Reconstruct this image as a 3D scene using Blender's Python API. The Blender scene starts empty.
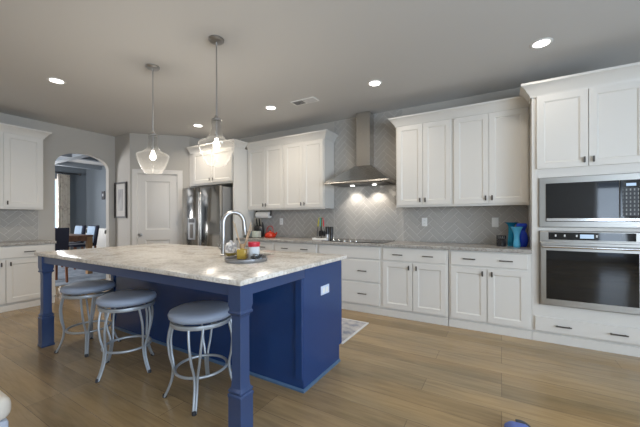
import bpy, bmesh, math, random
from mathutils import Vector, Matrix
random.seed(7)
PI = math.pi
S = bpy.context.scene
COL = S.collection

# ---------------------------------------------------------------- camera, world, exposure
cam = bpy.data.cameras.new('camera'); co = bpy.data.objects.new('camera', cam); COL.objects.link(co)
co.location = (0, 0, 1.2357)
co.rotation_euler = (Matrix.Rotation(.5322, 4, 'Z') @ Matrix.Rotation(PI/2, 4, 'X') @ Matrix.Rotation(-.0023, 4, 'Z')).to_euler()
cam.sensor_width = 36; cam.lens = 36*307.86/640; cam.shift_y = 5.06/640; cam.clip_start = .05
S.camera = co
S.view_settings.view_transform = 'Standard'; S.view_settings.look = 'None'
S.view_settings.exposure = 0.08; S.view_settings.gamma = 1.0; S.view_settings.use_curve_mapping = False
w = bpy.data.worlds.new('world'); S.world = w; w.use_nodes = True
w.node_tree.nodes['Background'].inputs[0].default_value = (.55, .72, 1, 1)
w.node_tree.nodes['Background'].inputs[1].default_value = 1.5
S.cycles.use_denoising = True
S.cycles.max_bounces = 10; S.cycles.diffuse_bounces = 6; S.cycles.transparent_max_bounces = 16
S.cycles.caustics_reflective = False; S.cycles.caustics_refractive = False
S.cycles.sample_clamp_indirect = 4

def area(name, loc, rot, sx, sy, power, color, shape='RECTANGLE', spread=PI):
    l = bpy.data.lights.new(name, 'AREA'); l.shape = shape; l.size = sx
    if shape == 'RECTANGLE': l.size_y = sy
    l.energy = power; l.color = color; l.spread = spread
    o = bpy.data.objects.new(name, l); COL.objects.link(o); o.location = loc; o.rotation_euler = rot
    return o
DAY = (.70, .84, 1.0)
WARM = (1.0, .90, .77)
# daylight through the windows behind the camera, on the right and in the dining room, partly added fill
area('daylight_front', (2.62, -3.95, 1.20), (PI/2+.35, 0, 0), .55, 1.9, 24, DAY)
area('daylight_right', (3.55, -2.5, 1.45), (PI/2+.35, 0, PI/2), 2.4, 1.7, 130, DAY)  # belongs to the added window, lifts the ceiling
area('daylight_right', (3.55, .4, 1.45), (PI/2+.2, 0, PI/2), 2.4, 1.7, 160, DAY)
area('daylight_dining', (-12.0, 3.95, 1.68), (PI/2, 0, -PI/2), .7, 1.5, 45, (.97, .98, 1))
area('daylight_dining', (-9.3, -.52, 1.65), (PI/2+.35, 0, 0), 2.1, 1.5, 230, (.98, .98, 1))  # extra light from the added side window

# ---------------------------------------------------------------- helpers
def tag(o, label=None, cat=None, group=None, kind=None):
    if label: o['label'] = label
    if cat: o['category'] = cat
    if group: o['group'] = group
    if kind: o['kind'] = kind
    return o
def thing(name, label, cat, loc=(0, 0, 0), rz=0, group=None):
    o = bpy.data.objects.new(name, None); COL.objects.link(o); o.empty_display_size = .1
    o.location = loc; o.rotation_euler = (0, 0, rz)
    return tag(o, label, cat, group)
def B(): return bmesh.new()
def box(bm, x0, x1, y0, y1, z0, z1):
    v = [bm.verts.new((x, y, z)) for x in (x0, x1) for y in (y0, y1) for z in (z0, z1)]
    for f in ((0,1,3,2),(4,6,7,5),(0,4,5,1),(2,3,7,6),(0,2,6,4),(1,5,7,3)): bm.faces.new([v[i] for i in f])
    return v
def prism(bm, pts, axis, a, b):
    """polygon pts extruded along axis from a to b. axis x: pts=(y,z); y: (x,z); z: (x,y)"""
    def P(p, t):
        return {'x': (t, p[0], p[1]), 'y': (p[0], t, p[1]), 'z': (p[0], p[1], t)}[axis]
    A = [bm.verts.new(P(p, a)) for p in pts]; C = [bm.verts.new(P(p, b)) for p in pts]
    n = len(pts)
    bm.faces.new(A); bm.faces.new(C[::-1])
    for i in range(n): bm.faces.new((A[i], C[i], C[(i+1) % n], A[(i+1) % n]))
def lathe(bm, prof, n=32, c=(0, 0, 0), closed=False):
    """prof list of (r,z); r==0 makes a pole"""
    rings = []
    for r, z in prof:
        if r < 1e-6: rings.append([bm.verts.new((c[0], c[1], c[2]+z))])
        else: rings.append([bm.verts.new((c[0]+r*math.cos(2*PI*i/n), c[1]+r*math.sin(2*PI*i/n), c[2]+z)) for i in range(n)])
    pairs = list(zip(rings, rings[1:]))
    if closed: pairs.append((rings[-1], rings[0]))
    for a, b in pairs:
        for i in range(n):
            j = (i+1) % n
            q = ([a[0]] if len(a) == 1 else [a[i], a[j]]) + ([b[0]] if len(b) == 1 else [b[j], b[i]])
            if len(q) > 2: bm.faces.new(q)
def tube(bm, pts, r, n=10, closed=False, caps=True):
    pts = [Vector(p) for p in pts]; m = len(pts)
    rs = r if isinstance(r, (list, tuple)) else [r]*m
    t0 = (pts[1]-pts[0]).normalized()
    up = Vector((0, 0, 1)) if abs(t0.z) < .9 else Vector((1, 0, 0))
    nrm = t0.cross(up).normalized(); rings = []
    for i, p in enumerate(pts):
        if closed: t = (pts[(i+1) % m]-pts[i-1]).normalized()
        else: t = (pts[min(i+1, m-1)]-pts[max(i-1, 0)]).normalized()
        nrm = (nrm - t*nrm.dot(t)).normalized(); bi = t.cross(nrm)
        rings.append([bm.verts.new(p + (nrm*math.cos(2*PI*k/n)+bi*math.sin(2*PI*k/n))*rs[i]) for k in range(n)])
    pr = list(zip(rings, rings[1:]))
    if closed: pr.append((rings[-1], rings[0]))
    for a, b in pr:
        for k in range(n): bm.faces.new((a[k], a[(k+1) % n], b[(k+1) % n], b[k]))
    if caps and not closed: bm.faces.new(rings[0][::-1]); bm.faces.new(rings[-1])
def smooth_path(ctrl, sub=6):
    P = [Vector(c) for c in ctrl]; out = []
    for i in range(len(P)-1):
        p0, p1, p2, p3 = P[max(i-1, 0)], P[i], P[i+1], P[min(i+2, len(P)-1)]
        for k in range(sub):
            t = k/sub
            out.append(.5*((2*p1)+(p2-p0)*t+(2*p0-5*p1+4*p2-p3)*t*t+(3*p1-p0-3*p2+p3)*t**3))
    out.append(P[-1]); return out
def sweep(bm, path, prof):
    """profile (out, z) swept along a plan polyline; out is to the right of the direction of travel, mitred"""
    P = [Vector((p[0], p[1])) for p in path]; n = len(P); off = []
    for i in range(n):
        ds = []
        if i > 0: ds.append((P[i]-P[i-1]).normalized())
        if i < n-1: ds.append((P[i+1]-P[i]).normalized())
        ns = [Vector((d.y, -d.x)) for d in ds]
        if len(ns) == 1: off.append(ns[0])
        else:
            m = (ns[0]+ns[1]).normalized(); off.append(m/max(m.dot(ns[0]), .2))
    rings = [[bm.verts.new((P[i].x+off[i].x*o, P[i].y+off[i].y*o, z)) for o, z in prof] for i in range(n)]
    k = len(prof)
    for a, b in zip(rings, rings[1:]):
        for j in range(k): bm.faces.new((a[j], a[(j+1) % k], b[(j+1) % k], b[j]))
    bm.faces.new(rings[0][::-1]); bm.faces.new(rings[-1])
def obj(name, bm, mat, parent=None, bevel=0, seg=1, loc=None, rot=None, sharp=35):
    bmesh.ops.recalc_face_normals(bm, faces=bm.faces)
    if bevel:
        es = [e for e in bm.edges if len(e.link_faces) == 2 and e.calc_face_angle(0) > math.radians(30)]
        bmesh.ops.bevel(bm, geom=es, offset=bevel, segments=seg, affect='EDGES', profile=.5, clamp_overlap=True)
    me = bpy.data.meshes.new(name); bm.to_mesh(me); bm.free()
    for p in me.polygons: p.use_smooth = True
    me.set_sharp_from_angle(angle=math.radians(sharp))
    if mat: me.materials.append(mat)
    o = bpy.data.objects.new(name, me); COL.objects.link(o)
    if parent: o.parent = parent
    if loc: o.location = loc
    if rot: o.rotation_euler = rot
    return o
def struct(name, bm, mat, parent=None, bevel=0):
    o = obj(name, bm, mat, parent, bevel)
    if not parent: o['kind'] = 'structure'
    return o
def kids(o): return list(o.children)
def copy_tree(o, parent=None):
    c = o.copy(); COL.objects.link(c)
    if parent: c.parent = parent
    for ch in kids(o): copy_tree(ch, c)
    return c

# ---------------------------------------------------------------- materials
def mat(name, col, rough=.5, metal=0, **kw):
    m = bpy.data.materials.new(name); m.use_nodes = True
    b = m.node_tree.nodes['Principled BSDF']
    b.inputs['Base Color'].default_value = (*col, 1); b.inputs['Roughness'].default_value = rough; b.inputs['Metallic'].default_value = metal
    for k, v in kw.items(): b.inputs[k.replace('_', ' ')].default_value = v
    return m
def nodes(m): return m.node_tree.nodes, m.node_tree.links, m.node_tree.nodes['Principled BSDF']
def noise_bump(m, scale=200, strength=.1, dist=.002, stretch=(1, 1, 1)):
    N, L, b = nodes(m)
    tc = N.new('ShaderNodeTexCoord'); mp = N.new('ShaderNodeMapping'); mp.inputs['Scale'].default_value = stretch
    nz = N.new('ShaderNodeTexNoise'); nz.inputs['Scale'].default_value = scale
    bp = N.new('ShaderNodeBump'); bp.inputs['Strength'].default_value = strength; bp.inputs['Distance'].default_value = dist
    L.new(tc.outputs['Object'], mp.inputs[0]); L.new(mp.outputs[0], nz.inputs['Vector'])
    L.new(nz.outputs[0], bp.inputs['Height']); L.new(bp.outputs[0], b.inputs['Normal'])
    return m
def noise_color(m, scale, stops, detail=4, stretch=(1, 1, 1), rough=.6):
    N, L, b = nodes(m)
    tc = N.new('ShaderNodeTexCoord'); mp = N.new('ShaderNodeMapping'); mp.inputs['Scale'].default_value = stretch
    nz = N.new('ShaderNodeTexNoise'); nz.inputs['Scale'].default_value = scale; nz.inputs['Detail'].default_value = detail; nz.inputs['Roughness'].default_value = rough
    cr = N.new('ShaderNodeValToRGB')
    while len(cr.color_ramp.elements) < len(stops): cr.color_ramp.elements.new(.5)
    for e, (p, c) in zip(cr.color_ramp.elements, stops): e.position = p; e.color = (*c, 1)
    L.new(tc.outputs['Object'], mp.inputs[0]); L.new(mp.outputs[0], nz.inputs['Vector']); L.new(nz.outputs[0], cr.inputs[0])
    L.new(cr.outputs[0], b.inputs['Base Color'])
    return m
M = {}
M['cab'] = mat('white_cabinet_paint', (.70, .675, .63), .38)
M['trimwhite'] = mat('white_trim_paint', (.80, .785, .75), .4)
M['wall'] = noise_bump(mat('taupe_wall_paint', (.465, .44, .40), .75), 300, .05)
M['ceil'] = noise_bump(mat('ceiling_paint', (.60, .595, .585), .9), 250, .06)
M['dwall'] = noise_bump(mat('blue_grey_wall_paint', (.15, .175, .198), .7), 300, .05)
M['beam'] = mat('grey_beam_paint', (.22, .25, .28), .6)
M['navy'] = mat('navy_island_paint', (.012, .046, .162), .22)
M['navyleg'] = mat('navy_leg_paint', (.036, .064, .155), .35)
M['steel'] = noise_bump(mat('brushed_steel', (.64, .62, .585), .23, 1), 60, .05, .001, (1, 1, 40))
M['fridge'] = mat('fridge_steel', (.46, .45, .43), .13, 1)
M['ovensteel'] = mat('oven_steel', (.36, .345, .32), .30, 1)
M['steel2'] = mat('polished_steel', (.70, .70, .70), .12, 1)
M['chrome'] = mat('brushed_nickel', (.45, .445, .44), .32, 1)
M['bronze'] = mat('dark_bronze', (.10, .09, .08), .35, .8)
M['black'] = mat('black_plastic', (.012, .012, .013), .35)
M['blackglass'] = mat('black_glass', (.006, .006, .007), .04)
M['cooktop'] = mat('cooktop_glass', (.03, .03, .032), .06)
M['tile'] = mat('grey_glazed_tile', (.43, .41, .38), .17)
M['grout'] = mat('light_grout', (.58, .56, .53), .8)
M['plate'] = mat('white_plastic', (.82, .82, .80), .4)
M['stoolmetal'] = mat('silver_stool_metal', (.40, .43, .46), .42, .45)
M['vinyl'] = noise_bump(mat('grey_vinyl', (.32, .375, .48), .42), 120, .08)
M['rubber'] = mat('dark_rubber', (.03, .03, .035), .6)
M['door'] = mat('door_paint', (.70, .675, .64), .42)
M['screen'] = mat('display', (.02, .03, .05), .2); 
b_ = M['screen'].node_tree.nodes['Principled BSDF']; b_.inputs['Emission Color'].default_value = (.55, .75, 1, 1); b_.inputs['Emission Strength'].default_value = .8
M['bulb'] = mat('bulb', (1, 1, 1), .5); b_ = M['bulb'].node_tree.nodes['Principled BSDF']; b_.inputs['Emission Color'].default_value = (1, .93, .82, 1); b_.inputs['Emission Strength'].default_value = 12
M['lens'] = mat('lamp_lens', (1, 1, 1), .5); b_ = M['lens'].node_tree.nodes['Principled BSDF']; b_.inputs['Emission Color'].default_value = (1, .97, .92, 1); b_.inputs['Emission Strength'].default_value = 8

def granite(name, stops, spec):
    m = mat(name, (.5, .5, .5), .22, Specular_IOR_Level=.32)
    N, L, b = nodes(m)
    tc = N.new('ShaderNodeTexCoord')
    n1 = N.new('ShaderNodeTexNoise'); n1.inputs['Scale'].default_value = 5; n1.inputs['Detail'].default_value = 6; n1.inputs['Roughness'].default_value = .65; n1.inputs['Distortion'].default_value = 1.2
    cr = N.new('ShaderNodeValToRGB')
    while len(cr.color_ramp.elements) < len(stops): cr.color_ramp.elements.new(.5)
    for e, (p, c) in zip(cr.color_ramp.elements, stops): e.position = p; e.color = (*c, 1)
    n2 = N.new('ShaderNodeTexNoise'); n2.inputs['Scale'].default_value = 55; n2.inputs['Detail'].default_value = 3
    c2 = N.new('ShaderNodeValToRGB'); c2.color_ramp.elements[0].position = .36; c2.color_ramp.elements[0].color = (*spec, 1)
    c2.color_ramp.elements[1].position = .52; c2.color_ramp.elements[1].color = (1, 1, 1, 1)
    mx = N.new('ShaderNodeMixRGB'); mx.blend_type = 'MULTIPLY'; mx.inputs[0].default_value = 1
    L.new(tc.outputs['Object'], n1.inputs['Vector']); L.new(tc.outputs['Object'], n2.inputs['Vector'])
    L.new(n1.outputs[0], cr.inputs[0]); L.new(n2.outputs[0], c2.inputs[0])
    L.new(cr.outputs[0], mx.inputs[1]); L.new(c2.outputs[0], mx.inputs[2]); L.new(mx.outputs[0], b.inputs['Base Color'])
    return m
M['granite'] = granite('cream_granite', [(.28, (.42, .39, .35)), (.40, (.62, .58, .52)), (.52, (.75, .71, .65)), (.70, (.81, .79, .75))], (.78, .75, .72))
M['granite2'] = granite('grey_beige_granite', [(.30, (.30, .28, .26)), (.45, (.38, .36, .33)), (.60, (.44, .42, .39)), (.72, (.50, .48, .46))], (.70, .68, .66))

def wood_floor():
    m = mat('oak_plank_floor', (.3, .22, .14), .20)
    N, L, b = nodes(m)
    tc = N.new('ShaderNodeTexCoord')
    br = N.new('ShaderNodeTexBrick'); br.offset = .37; br.offset_frequency = 3; br.squash = 1
    br.inputs['Color1'].default_value = (.40, .295, .160, 1); br.inputs['Color2'].default_value = (.305, .222, .118, 1); br.inputs['Mortar'].default_value = (.14, .10, .065, 1)
    br.inputs['Scale'].default_value = 1; br.inputs['Mortar Size'].default_value = .0014; br.inputs['Mortar Smooth'].default_value = .3; br.inputs['Bias'].default_value = -.1
    br.inputs['Brick Width'].default_value = 1.35; br.inputs['Row Height'].default_value = .19
    mp = N.new('ShaderNodeMapping'); mp.inputs['Scale'].default_value = (1.2, 14, 1)
    nz = N.new('ShaderNodeTexNoise'); nz.inputs['Scale'].default_value = 2.2; nz.inputs['Detail'].default_value = 7; nz.inputs['Roughness'].default_value = .62; nz.inputs['Distortion'].default_value = .8
    cr = N.new('ShaderNodeValToRGB'); cr.color_ramp.elements[0].position = .3; cr.color_ramp.elements[0].color = (.80, .785, .77, 1)
    cr.color_ramp.elements[1].position = .72; cr.color_ramp.elements[1].color = (1.12, 1.11, 1.10, 1)
    n3 = N.new('ShaderNodeTexNoise'); n3.inputs['Scale'].default_value = 1.1; n3.inputs['Detail'].default_value = 3
    mp3 = N.new('ShaderNodeMapping'); mp3.inputs['Scale'].default_value = (.8, 3, 1)
    c3 = N.new('ShaderNodeValToRGB'); c3.color_ramp.elements[0].position = .35; c3.color_ramp.elements[0].color = (.82, .84, .88, 1)
    c3.color_ramp.elements[1].position = .65; c3.color_ramp.elements[1].color = (1.08, 1.03, .97, 1)
    mx = N.new('ShaderNodeMixRGB'); mx.blend_type = 'MULTIPLY'; mx.inputs[0].default_value = 1
    mx2 = N.new('ShaderNodeMixRGB'); mx2.blend_type = 'MULTIPLY'; mx2.inputs[0].default_value = 1
    bp = N.new('ShaderNodeBump'); bp.inputs['Strength'].default_value = .25; bp.inputs['Distance'].default_value = .002; bp.invert = True
    L.new(tc.outputs['Object'], br.inputs['Vector']); L.new(tc.outputs['Object'], mp.inputs[0]); L.new(tc.outputs['Object'], mp3.inputs[0])
    L.new(mp.outputs[0], nz.inputs['Vector']); L.new(mp3.outputs[0], n3.inputs['Vector'])
    L.new(nz.outputs[0], cr.inputs[0]); L.new(n3.outputs[0], c3.inputs[0])
    L.new(br.outputs['Color'], mx.inputs[1]); L.new(cr.outputs[0], mx.inputs[2])
    L.new(mx.outputs[0], mx2.inputs[1]); L.new(c3.outputs[0], mx2.inputs[2]); L.new(mx2.outputs[0], b.inputs['Base Color'])
    L.new(br.outputs['Fac'], bp.inputs['Height']); L.new(bp.outputs[0], b.inputs['Normal'])
    return m
M['floor'] = wood_floor()

def clear_glass(name, tint, milk, milkcol=(1, 1, 1), rough=.03, bump=0):
    """thin glass: see-through, glossy at grazing angles, with a little milky scatter"""
    m = bpy.data.materials.new(name); m.use_nodes = True
    N, L = m.node_tree.nodes, m.node_tree.links; N.remove(N['Principled BSDF'])
    out = N['Material Output']
    tr = N.new('ShaderNodeBsdfTransparent'); tr.inputs[0].default_value = (*tint, 1)
    tl = N.new('ShaderNodeBsdfTranslucent'); tl.inputs[0].default_value = (*milkcol, 1)
    df = N.new('ShaderNodeBsdfDiffuse'); df.inputs[0].default_value = (*milkcol, 1)
    ms = N.new('ShaderNodeMixShader'); ms.inputs[0].default_value = .5
    gl = N.new('ShaderNodeBsdfGlossy'); gl.inputs['Roughness'].default_value = rough
    m1 = N.new('ShaderNodeMixShader'); m1.inputs[0].default_value = milk
    lw = N.new('ShaderNodeLayerWeight'); lw.inputs['Blend'].default_value = .5
    pw = N.new('ShaderNodeMath'); pw.operation = 'POWER'; pw.inputs[1].default_value = 3.5
    ml = N.new('ShaderNodeMath'); ml.operation = 'MULTIPLY_ADD'; ml.inputs[1].default_value = .5; ml.inputs[2].default_value = .03
    L.new(lw.outputs['Facing'], pw.inputs[0]); L.new(pw.outputs[0], ml.inputs[0]); fr = ml
    mk = N.new('ShaderNodeMath'); mk.operation = 'MULTIPLY_ADD'; mk.inputs[1].default_value = milk*4; mk.inputs[2].default_value = milk
    L.new(pw.outputs[0], mk.inputs[0]); L.new(mk.outputs[0], m1.inputs[0])
    m2 = N.new('ShaderNodeMixShader')
    L.new(tl.outputs[0], ms.inputs[1]); L.new(df.outputs[0], ms.inputs[2])
    L.new(tr.outputs[0], m1.inputs[1]); L.new(ms.outputs[0], m1.inputs[2])
    L.new(fr.outputs[0], m2.inputs[0]); L.new(m1.outputs[0], m2.inputs[1]); L.new(gl.outputs[0], m2.inputs[2])
    L.new(m2.outputs[0], out.inputs[0])
    if bump:
        tc = N.new('ShaderNodeTexCoord'); nz = N.new('ShaderNodeTexNoise'); nz.inputs['Scale'].default_value = 45
        bp = N.new('ShaderNodeBump'); bp.inputs['Strength'].default_value = bump; bp.inputs['Distance'].default_value = .004
        L.new(tc.outputs['Object'], nz.inputs['Vector']); L.new(nz.outputs[0], bp.inputs['Height'])
        for n in (gl, lw): L.new(bp.outputs[0], n.inputs['Normal'])
    return m
M['pane'] = clear_glass('window_glass', (1, 1, 1), 0)
M['seeded'] = clear_glass('seeded_glass', (.93, .93, .925), .012, (1, 1, 1), .08, .5)
M['amber'] = mat('amber_oil_glass', (.50, .33, .06), .08)
M['teal'] = mat('teal_glass', (.005, .25, .42), .06)
M['aqua'] = mat('pale_aqua_glass', (.09, .46, .74), .08)
M['cobalt'] = mat('cobalt_glass', (.010, .05, .50), .05)

# ---------------------------------------------------------------- setting
YW, XW, ZC = 4.363, -6.29, 2.79
bm = B(); box(bm, -12.1, 3.75, -4.15, 5.05, -.1, 0); struct('floor', bm, M['floor'])
bm = B(); box(bm, -6.42, 3.75, -4.15, 4.5, ZC, ZC+.1); struct('ceiling', bm, M['ceil'])
bm = B(); box(bm, -6.40, 3.72, YW, YW+.12, 0, ZC); wall_back = struct('wall_back', bm, M['wall'])
# left wall with the arched opening
arch = [(2.14+.40*(1-math.cos(t)), 2.145+.235*math.sin(t)) for t in [PI*i/24 for i in range(25)]]
bm = B(); prism(bm, [(-4.1, 0), (-4.1, ZC), (YW, ZC), (YW, 0), (2.94, 0)] + arch[::-1] + [(2.14, 0)], 'x', XW-.10, XW)
wall_left = struct('wall_left', bm, M['wall'])
bm = B(); box(bm, XW, -5.78, 3.05, 3.15, 0, ZC); struct('wall_nook', bm, M['wall'])
# angled pantry wall with a door opening (local x along the wall)
PW = bpy.data.objects.new('wall_pantry', None)
bm = B(); L_ = 1.0
box(bm, 0, .10, 0, .1, 0, ZC); box(bm, .82, L_, 0, .1, 0, ZC); box(bm, .10, .82, 0, .1, 2.07, ZC)
bmesh.ops.remove_doubles(bm, verts=bm.verts, dist=1e-5)
wp = struct('wall_pantry', bm, M['wall']); wp.location = (-5.78, 3.05, 0); wp.rotation_euler = (0, 0, PI/4)
bm = B(); box(bm, -5.16, -5.073, 3.757, YW, 0, ZC); struct('wall_alcove', bm, M['wall'])
# walls behind the camera and to its right, with windows
def wall_with_holes(name, axis, pos, th, a0, a1, holes, m, z1=ZC):
    bm = B(); xs = sorted({a0, a1, *[h[0] for h in holes], *[h[1] for h in holes]})
    for p, q in zip(xs, xs[1:]):
        hs = [h for h in holes if h[0] <= p and h[1] >= q]
        spans = [(0, z1)] if not hs else [(0, hs[0][2]), (hs[0][3], z1)]
        for zz0, zz1 in spans:
            if zz1-zz0 < 1e-4: continue
            if axis == 'y': box(bm, p, q, pos, pos+th, zz0, zz1)
            else: box(bm, pos, pos+th, p, q, zz0, zz1)
    return struct(name, bm, m)
wall_with_holes('wall_front', 'y', -4.15, .12, -6.4, 3.72, [(2.3, 2.95, .1, 2.3)], M['wall'])
wall_with_holes('wall_right', 'x', 3.60, .12, -4.1, YW, [(-3.7, -1.3, .6, 2.3), (-.8, 1.6, .6, 2.3)], M['wall'])
def window(n, axis, pos, a0, a1, z0, z1, mull, horiz, d=1):
    """frame with mullions; pane is a child"""
    def bx(bm, p, q, t0, t1, zz0, zz1):
        if axis == 'y': box(bm, p, q, pos+t0, pos+t1, zz0, zz1)
        else: box(bm, pos+t0, pos+t1, p, q, zz0, zz1)
    bm = B(); f = .06
    bx(bm, a0, a1, 0, .05, z0, z0+f); bx(bm, a0, a1, 0, .05, z1-f, z1)
    bx(bm, a0, a0+f, 0, .05, z0+f, z1-f); bx(bm, a1-f, a1, 0, .05, z0+f, z1-f)
    for k in range(1, mull): c = a0+(a1-a0)*k/mull; bx(bm, c-.03, c+.03, 0, .05, z0+f, z1-f)
    for zz in horiz: bx(bm, a0+f, a1-f, .01, .04, zz-.015, zz+.015)
    o = struct(f'window_{n}', bm, M['trimwhite'])
    bm = B(); bx(bm, a0+.03, a1-.03, .022, .028, z0+.03, z1-.03); obj('pane', bm, M['pane'], o)
    bm = B(); c = .09; s0, s1 = (.12, .14) if d > 0 else (-.02, 0)
    if axis == 'x' : s0, s1 = -.02-.0, 0
    return o
window(1, 'x', 3.62, -3.7, -1.3, .6, 2.3, 3, (1.45,))  # unseen window, added to give the ceiling more light
window(2, 'y', -4.09, 2.3, 2.95, .1, 2.3, 1, ())
window(3, 'x', 3.62, -.8, 1.6, .6, 2.3, 3, (1.45,))

# dining room beyond the arch
ZD = 2.92
wall_with_holes('wall_dining_far', 'x', -12.07, .12, -.62, 5.0, [(3.55, 4.35, .85, 2.5)], M['dwall'], ZD)
bm = B(); box(bm, -11.95, -6.415, 4.90, 5.0, 0, ZD); struct('wall_dining_right', bm, M['dwall'])
wall_with_holes('wall_dining_left', 'y', -.62, .12, -11.95, -6.415, [(-10.4, -8.2, .85, 2.5)], M['dwall'], ZD)
bm = B(); box(bm, -6.415, -6.396, -.5, 2.06, 0, ZD); box(bm, -6.415, -6.396, 2.98, 4.9, 0, ZD); struct('wall_dining_near', bm, M['dwall'])
bm = B(); box(bm, -12.07, -6.416, -.62, 5.0, ZD, ZD+.1); struct('ceiling_dining', bm, M['ceil'])
bm = B()
for x in (-11.0, -9.4, -7.8): box(bm, x-.09, x+.09, -.5, 4.9, ZD-.13, ZD)
for y in (.6, 2.1, 3.6): box(bm, -11.95, -6.416, y-.09, y+.09, ZD-.131, ZD)
struct('trim_1', bm, M['beam'])
window(4, 'x', -12.02, 3.55, 4.35, .85, 2.5, 1, (1.7,))
window(5, 'y', -.57, -10.4, -8.2, .85, 2.5, 3, (1.7,))  # unseen window, added for extra light in the dining room
# wainscot on the dining wall: cap, rails and stiles
bm = B(); box(bm, -11.95, -6.436, 4.875, 4.9, 0, .90); box(bm, -11.95, -6.436, 4.85, 4.9, .90, .94); box(bm, -11.95, -6.436, 4.86, 4.9, 0, .14)
x = -11.9
while x < -6.6:
    box(bm, x, x+.10, 4.862, 4.876, .14, .90); x += .62
box(bm, -11.95, -6.436, 4.862, 4.876, .78, .90)
struct('trim_2', bm, M['trimwhite'])
bm = B(); box(bm, -11.95, -11.92, -.5, 4.85, 0, .14); struct('baseboard_dining', bm, M['trimwhite'])
# kitchen baseboards
bm = B(); box(bm, XW, XW+.015, 1.96, 2.14, 0, .13); box(bm, XW, XW+.015, 2.94, 3.05, 0, .13); struct('baseboard_left', bm, M['trimwhite'])
bm = B(); box(bm, XW+.015, -5.785, 3.035, 3.05, 0, .13); struct('baseboard_nook', bm, M['trimwhite'])

# pantry door (local frame of the angled wall: x along, -y into the kitchen)
door = thing('door_1', 'white two panel pantry door in the angled wall', 'door', (-5.78, 3.05, 0), PI/4); door['kind'] = 'structure'
def panel_door(bm, x0, x1, z0, z1, yf, th, panels):
    """slab with raised field panels sunk in moulded recesses"""
    xs = sorted({x0, x1, *[p[0] for p in panels], *[p[1] for p in panels]}); zs = sorted({z0, z1, *[p[2] for p in panels], *[p[3] for p in panels]})
    V = {}
    def v(x, y, z):
        k = (round(x, 5), round(y, 5), round(z, 5))
        if k not in V: V[k] = bm.verts.new((x, y, z))
        return V[k]
    for a, b in zip(xs, xs[1:]):
        for c, d in zip(zs, zs[1:]):
            hit = [p for p in panels if p[0] <= a and p[1] >= b and p[2] <= c and p[3] >= d]
            if not hit: bm.faces.new((v(a, yf, c), v(b, yf, c), v(b, yf, d), v(a, yf, d)))
    for (a, b, c, d) in panels:
        loops = [(0, 0), (.012, .009)] if len(panels) == 1 and th < .03 else [(0, 0), (.018, .014), (.03, .014), (.055, .004)]
        prev = None
        for ins, dep in loops:
            q = [v(a+ins, yf+dep, c+ins), v(b-ins, yf+dep, c+ins), v(b-ins, yf+dep, d-ins), v(a+ins, yf+dep, d-ins)]
            if prev:
                for i in range(4): bm.faces.new((prev[i], prev[(i+1) % 4], q[(i+1) % 4], q[i]))
            prev = q
        bm.faces.new(prev)
    # sides and back: walk the front outline through every split point
    out = [(x, z0) for x in xs] + [(x1, z) for z in zs[1:]] + [(x, z1) for x in xs[::-1][1:]] + [(x0, z) for z in zs[::-1][1:-1]]
    n = len(out)
    for i in range(n):
        p, q = out[i], out[(i+1) % n]
        bm.faces.new((v(p[0], yf, p[1]), v(p[0], yf+th, p[1]), v(q[0], yf+th, q[1]), v(q[0], yf, q[1])))
    bm.faces.new([v(p[0], yf+th, p[1]) for p in out][::-1])
bm = B(); panel_door(bm, .122, .787, .01, 2.05, .012, .04, [(.248, .662, 1.04, 1.93), (.248, .662, .22, .85)])
obj('door_leaf', bm, M['door'], door)
bm = B()
box(bm, .04, .12, -.018, .0, 0, 2.14); box(bm, .789, .884, -.018, 0, 0, 2.14); box(bm, .04, .884, -.0181, 0, 2.06, 2.14)
box(bm, .10, .122, 0, .1, 0, 2.07); box(bm, .787, .82, 0, .1, 0, 2.07); box(bm, .10, .82, 0, .1, 2.052, 2.07)
obj('casing', bm, M['door'], door, .004)
bm = B(); lathe(bm, [(0, 0), (.028, 0), (.028, .006), (.011, .010), (.011, .035), (.026, .045), (.029, .058), (.022, .068), (0, .070)], 20)
k = obj('knob', bm, M['chrome'], door, loc=(.17, .012, .95), rot=(PI/2, 0, 0))
for z in (.25, 1.15, 1.88):
    bm = B(); tube(bm, [(0, 0, -.045), (0, 0, .045)], .008, 8); obj('hinge', bm, M['chrome'], door, loc=(.788, .004, z))

# ---------------------------------------------------------------- herringbone backsplash tiles
def clip(poly, a, b, c):
    out = []
    for i in range(len(poly)):
        p, q = poly[i], poly[(i+1) % len(poly)]; dp = a*p[0]+b*p[1]-c; dq = a*q[0]+b*q[1]-c
        if dp >= 0: out.append(p)
        if (dp >= 0) != (dq >= 0):
            t = dp/(dp-dq); out.append((p[0]+(q[0]-p[0])*t, p[1]+(q[1]-p[1])*t))
    return out
def inset(poly, d):
    cx = sum(p[0] for p in poly)/len(poly); cy = sum(p[1] for p in poly)/len(poly); out = poly
    for i in range(len(poly)):
        p, q = poly[i], poly[(i+1) % len(poly)]; ex, ey = q[0]-p[0], q[1]-p[1]; l = math.hypot(ex, ey)
        if l < 1e-6: continue
        nx, ny = -ey/l, ex/l
        if nx*(cx-p[0])+ny*(cy-p[1]) < 0: nx, ny = -nx, -ny
        out = clip(out, nx, ny, nx*p[0]+ny*p[1]+d)
        if len(out) < 3: return None
    return out
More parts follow.
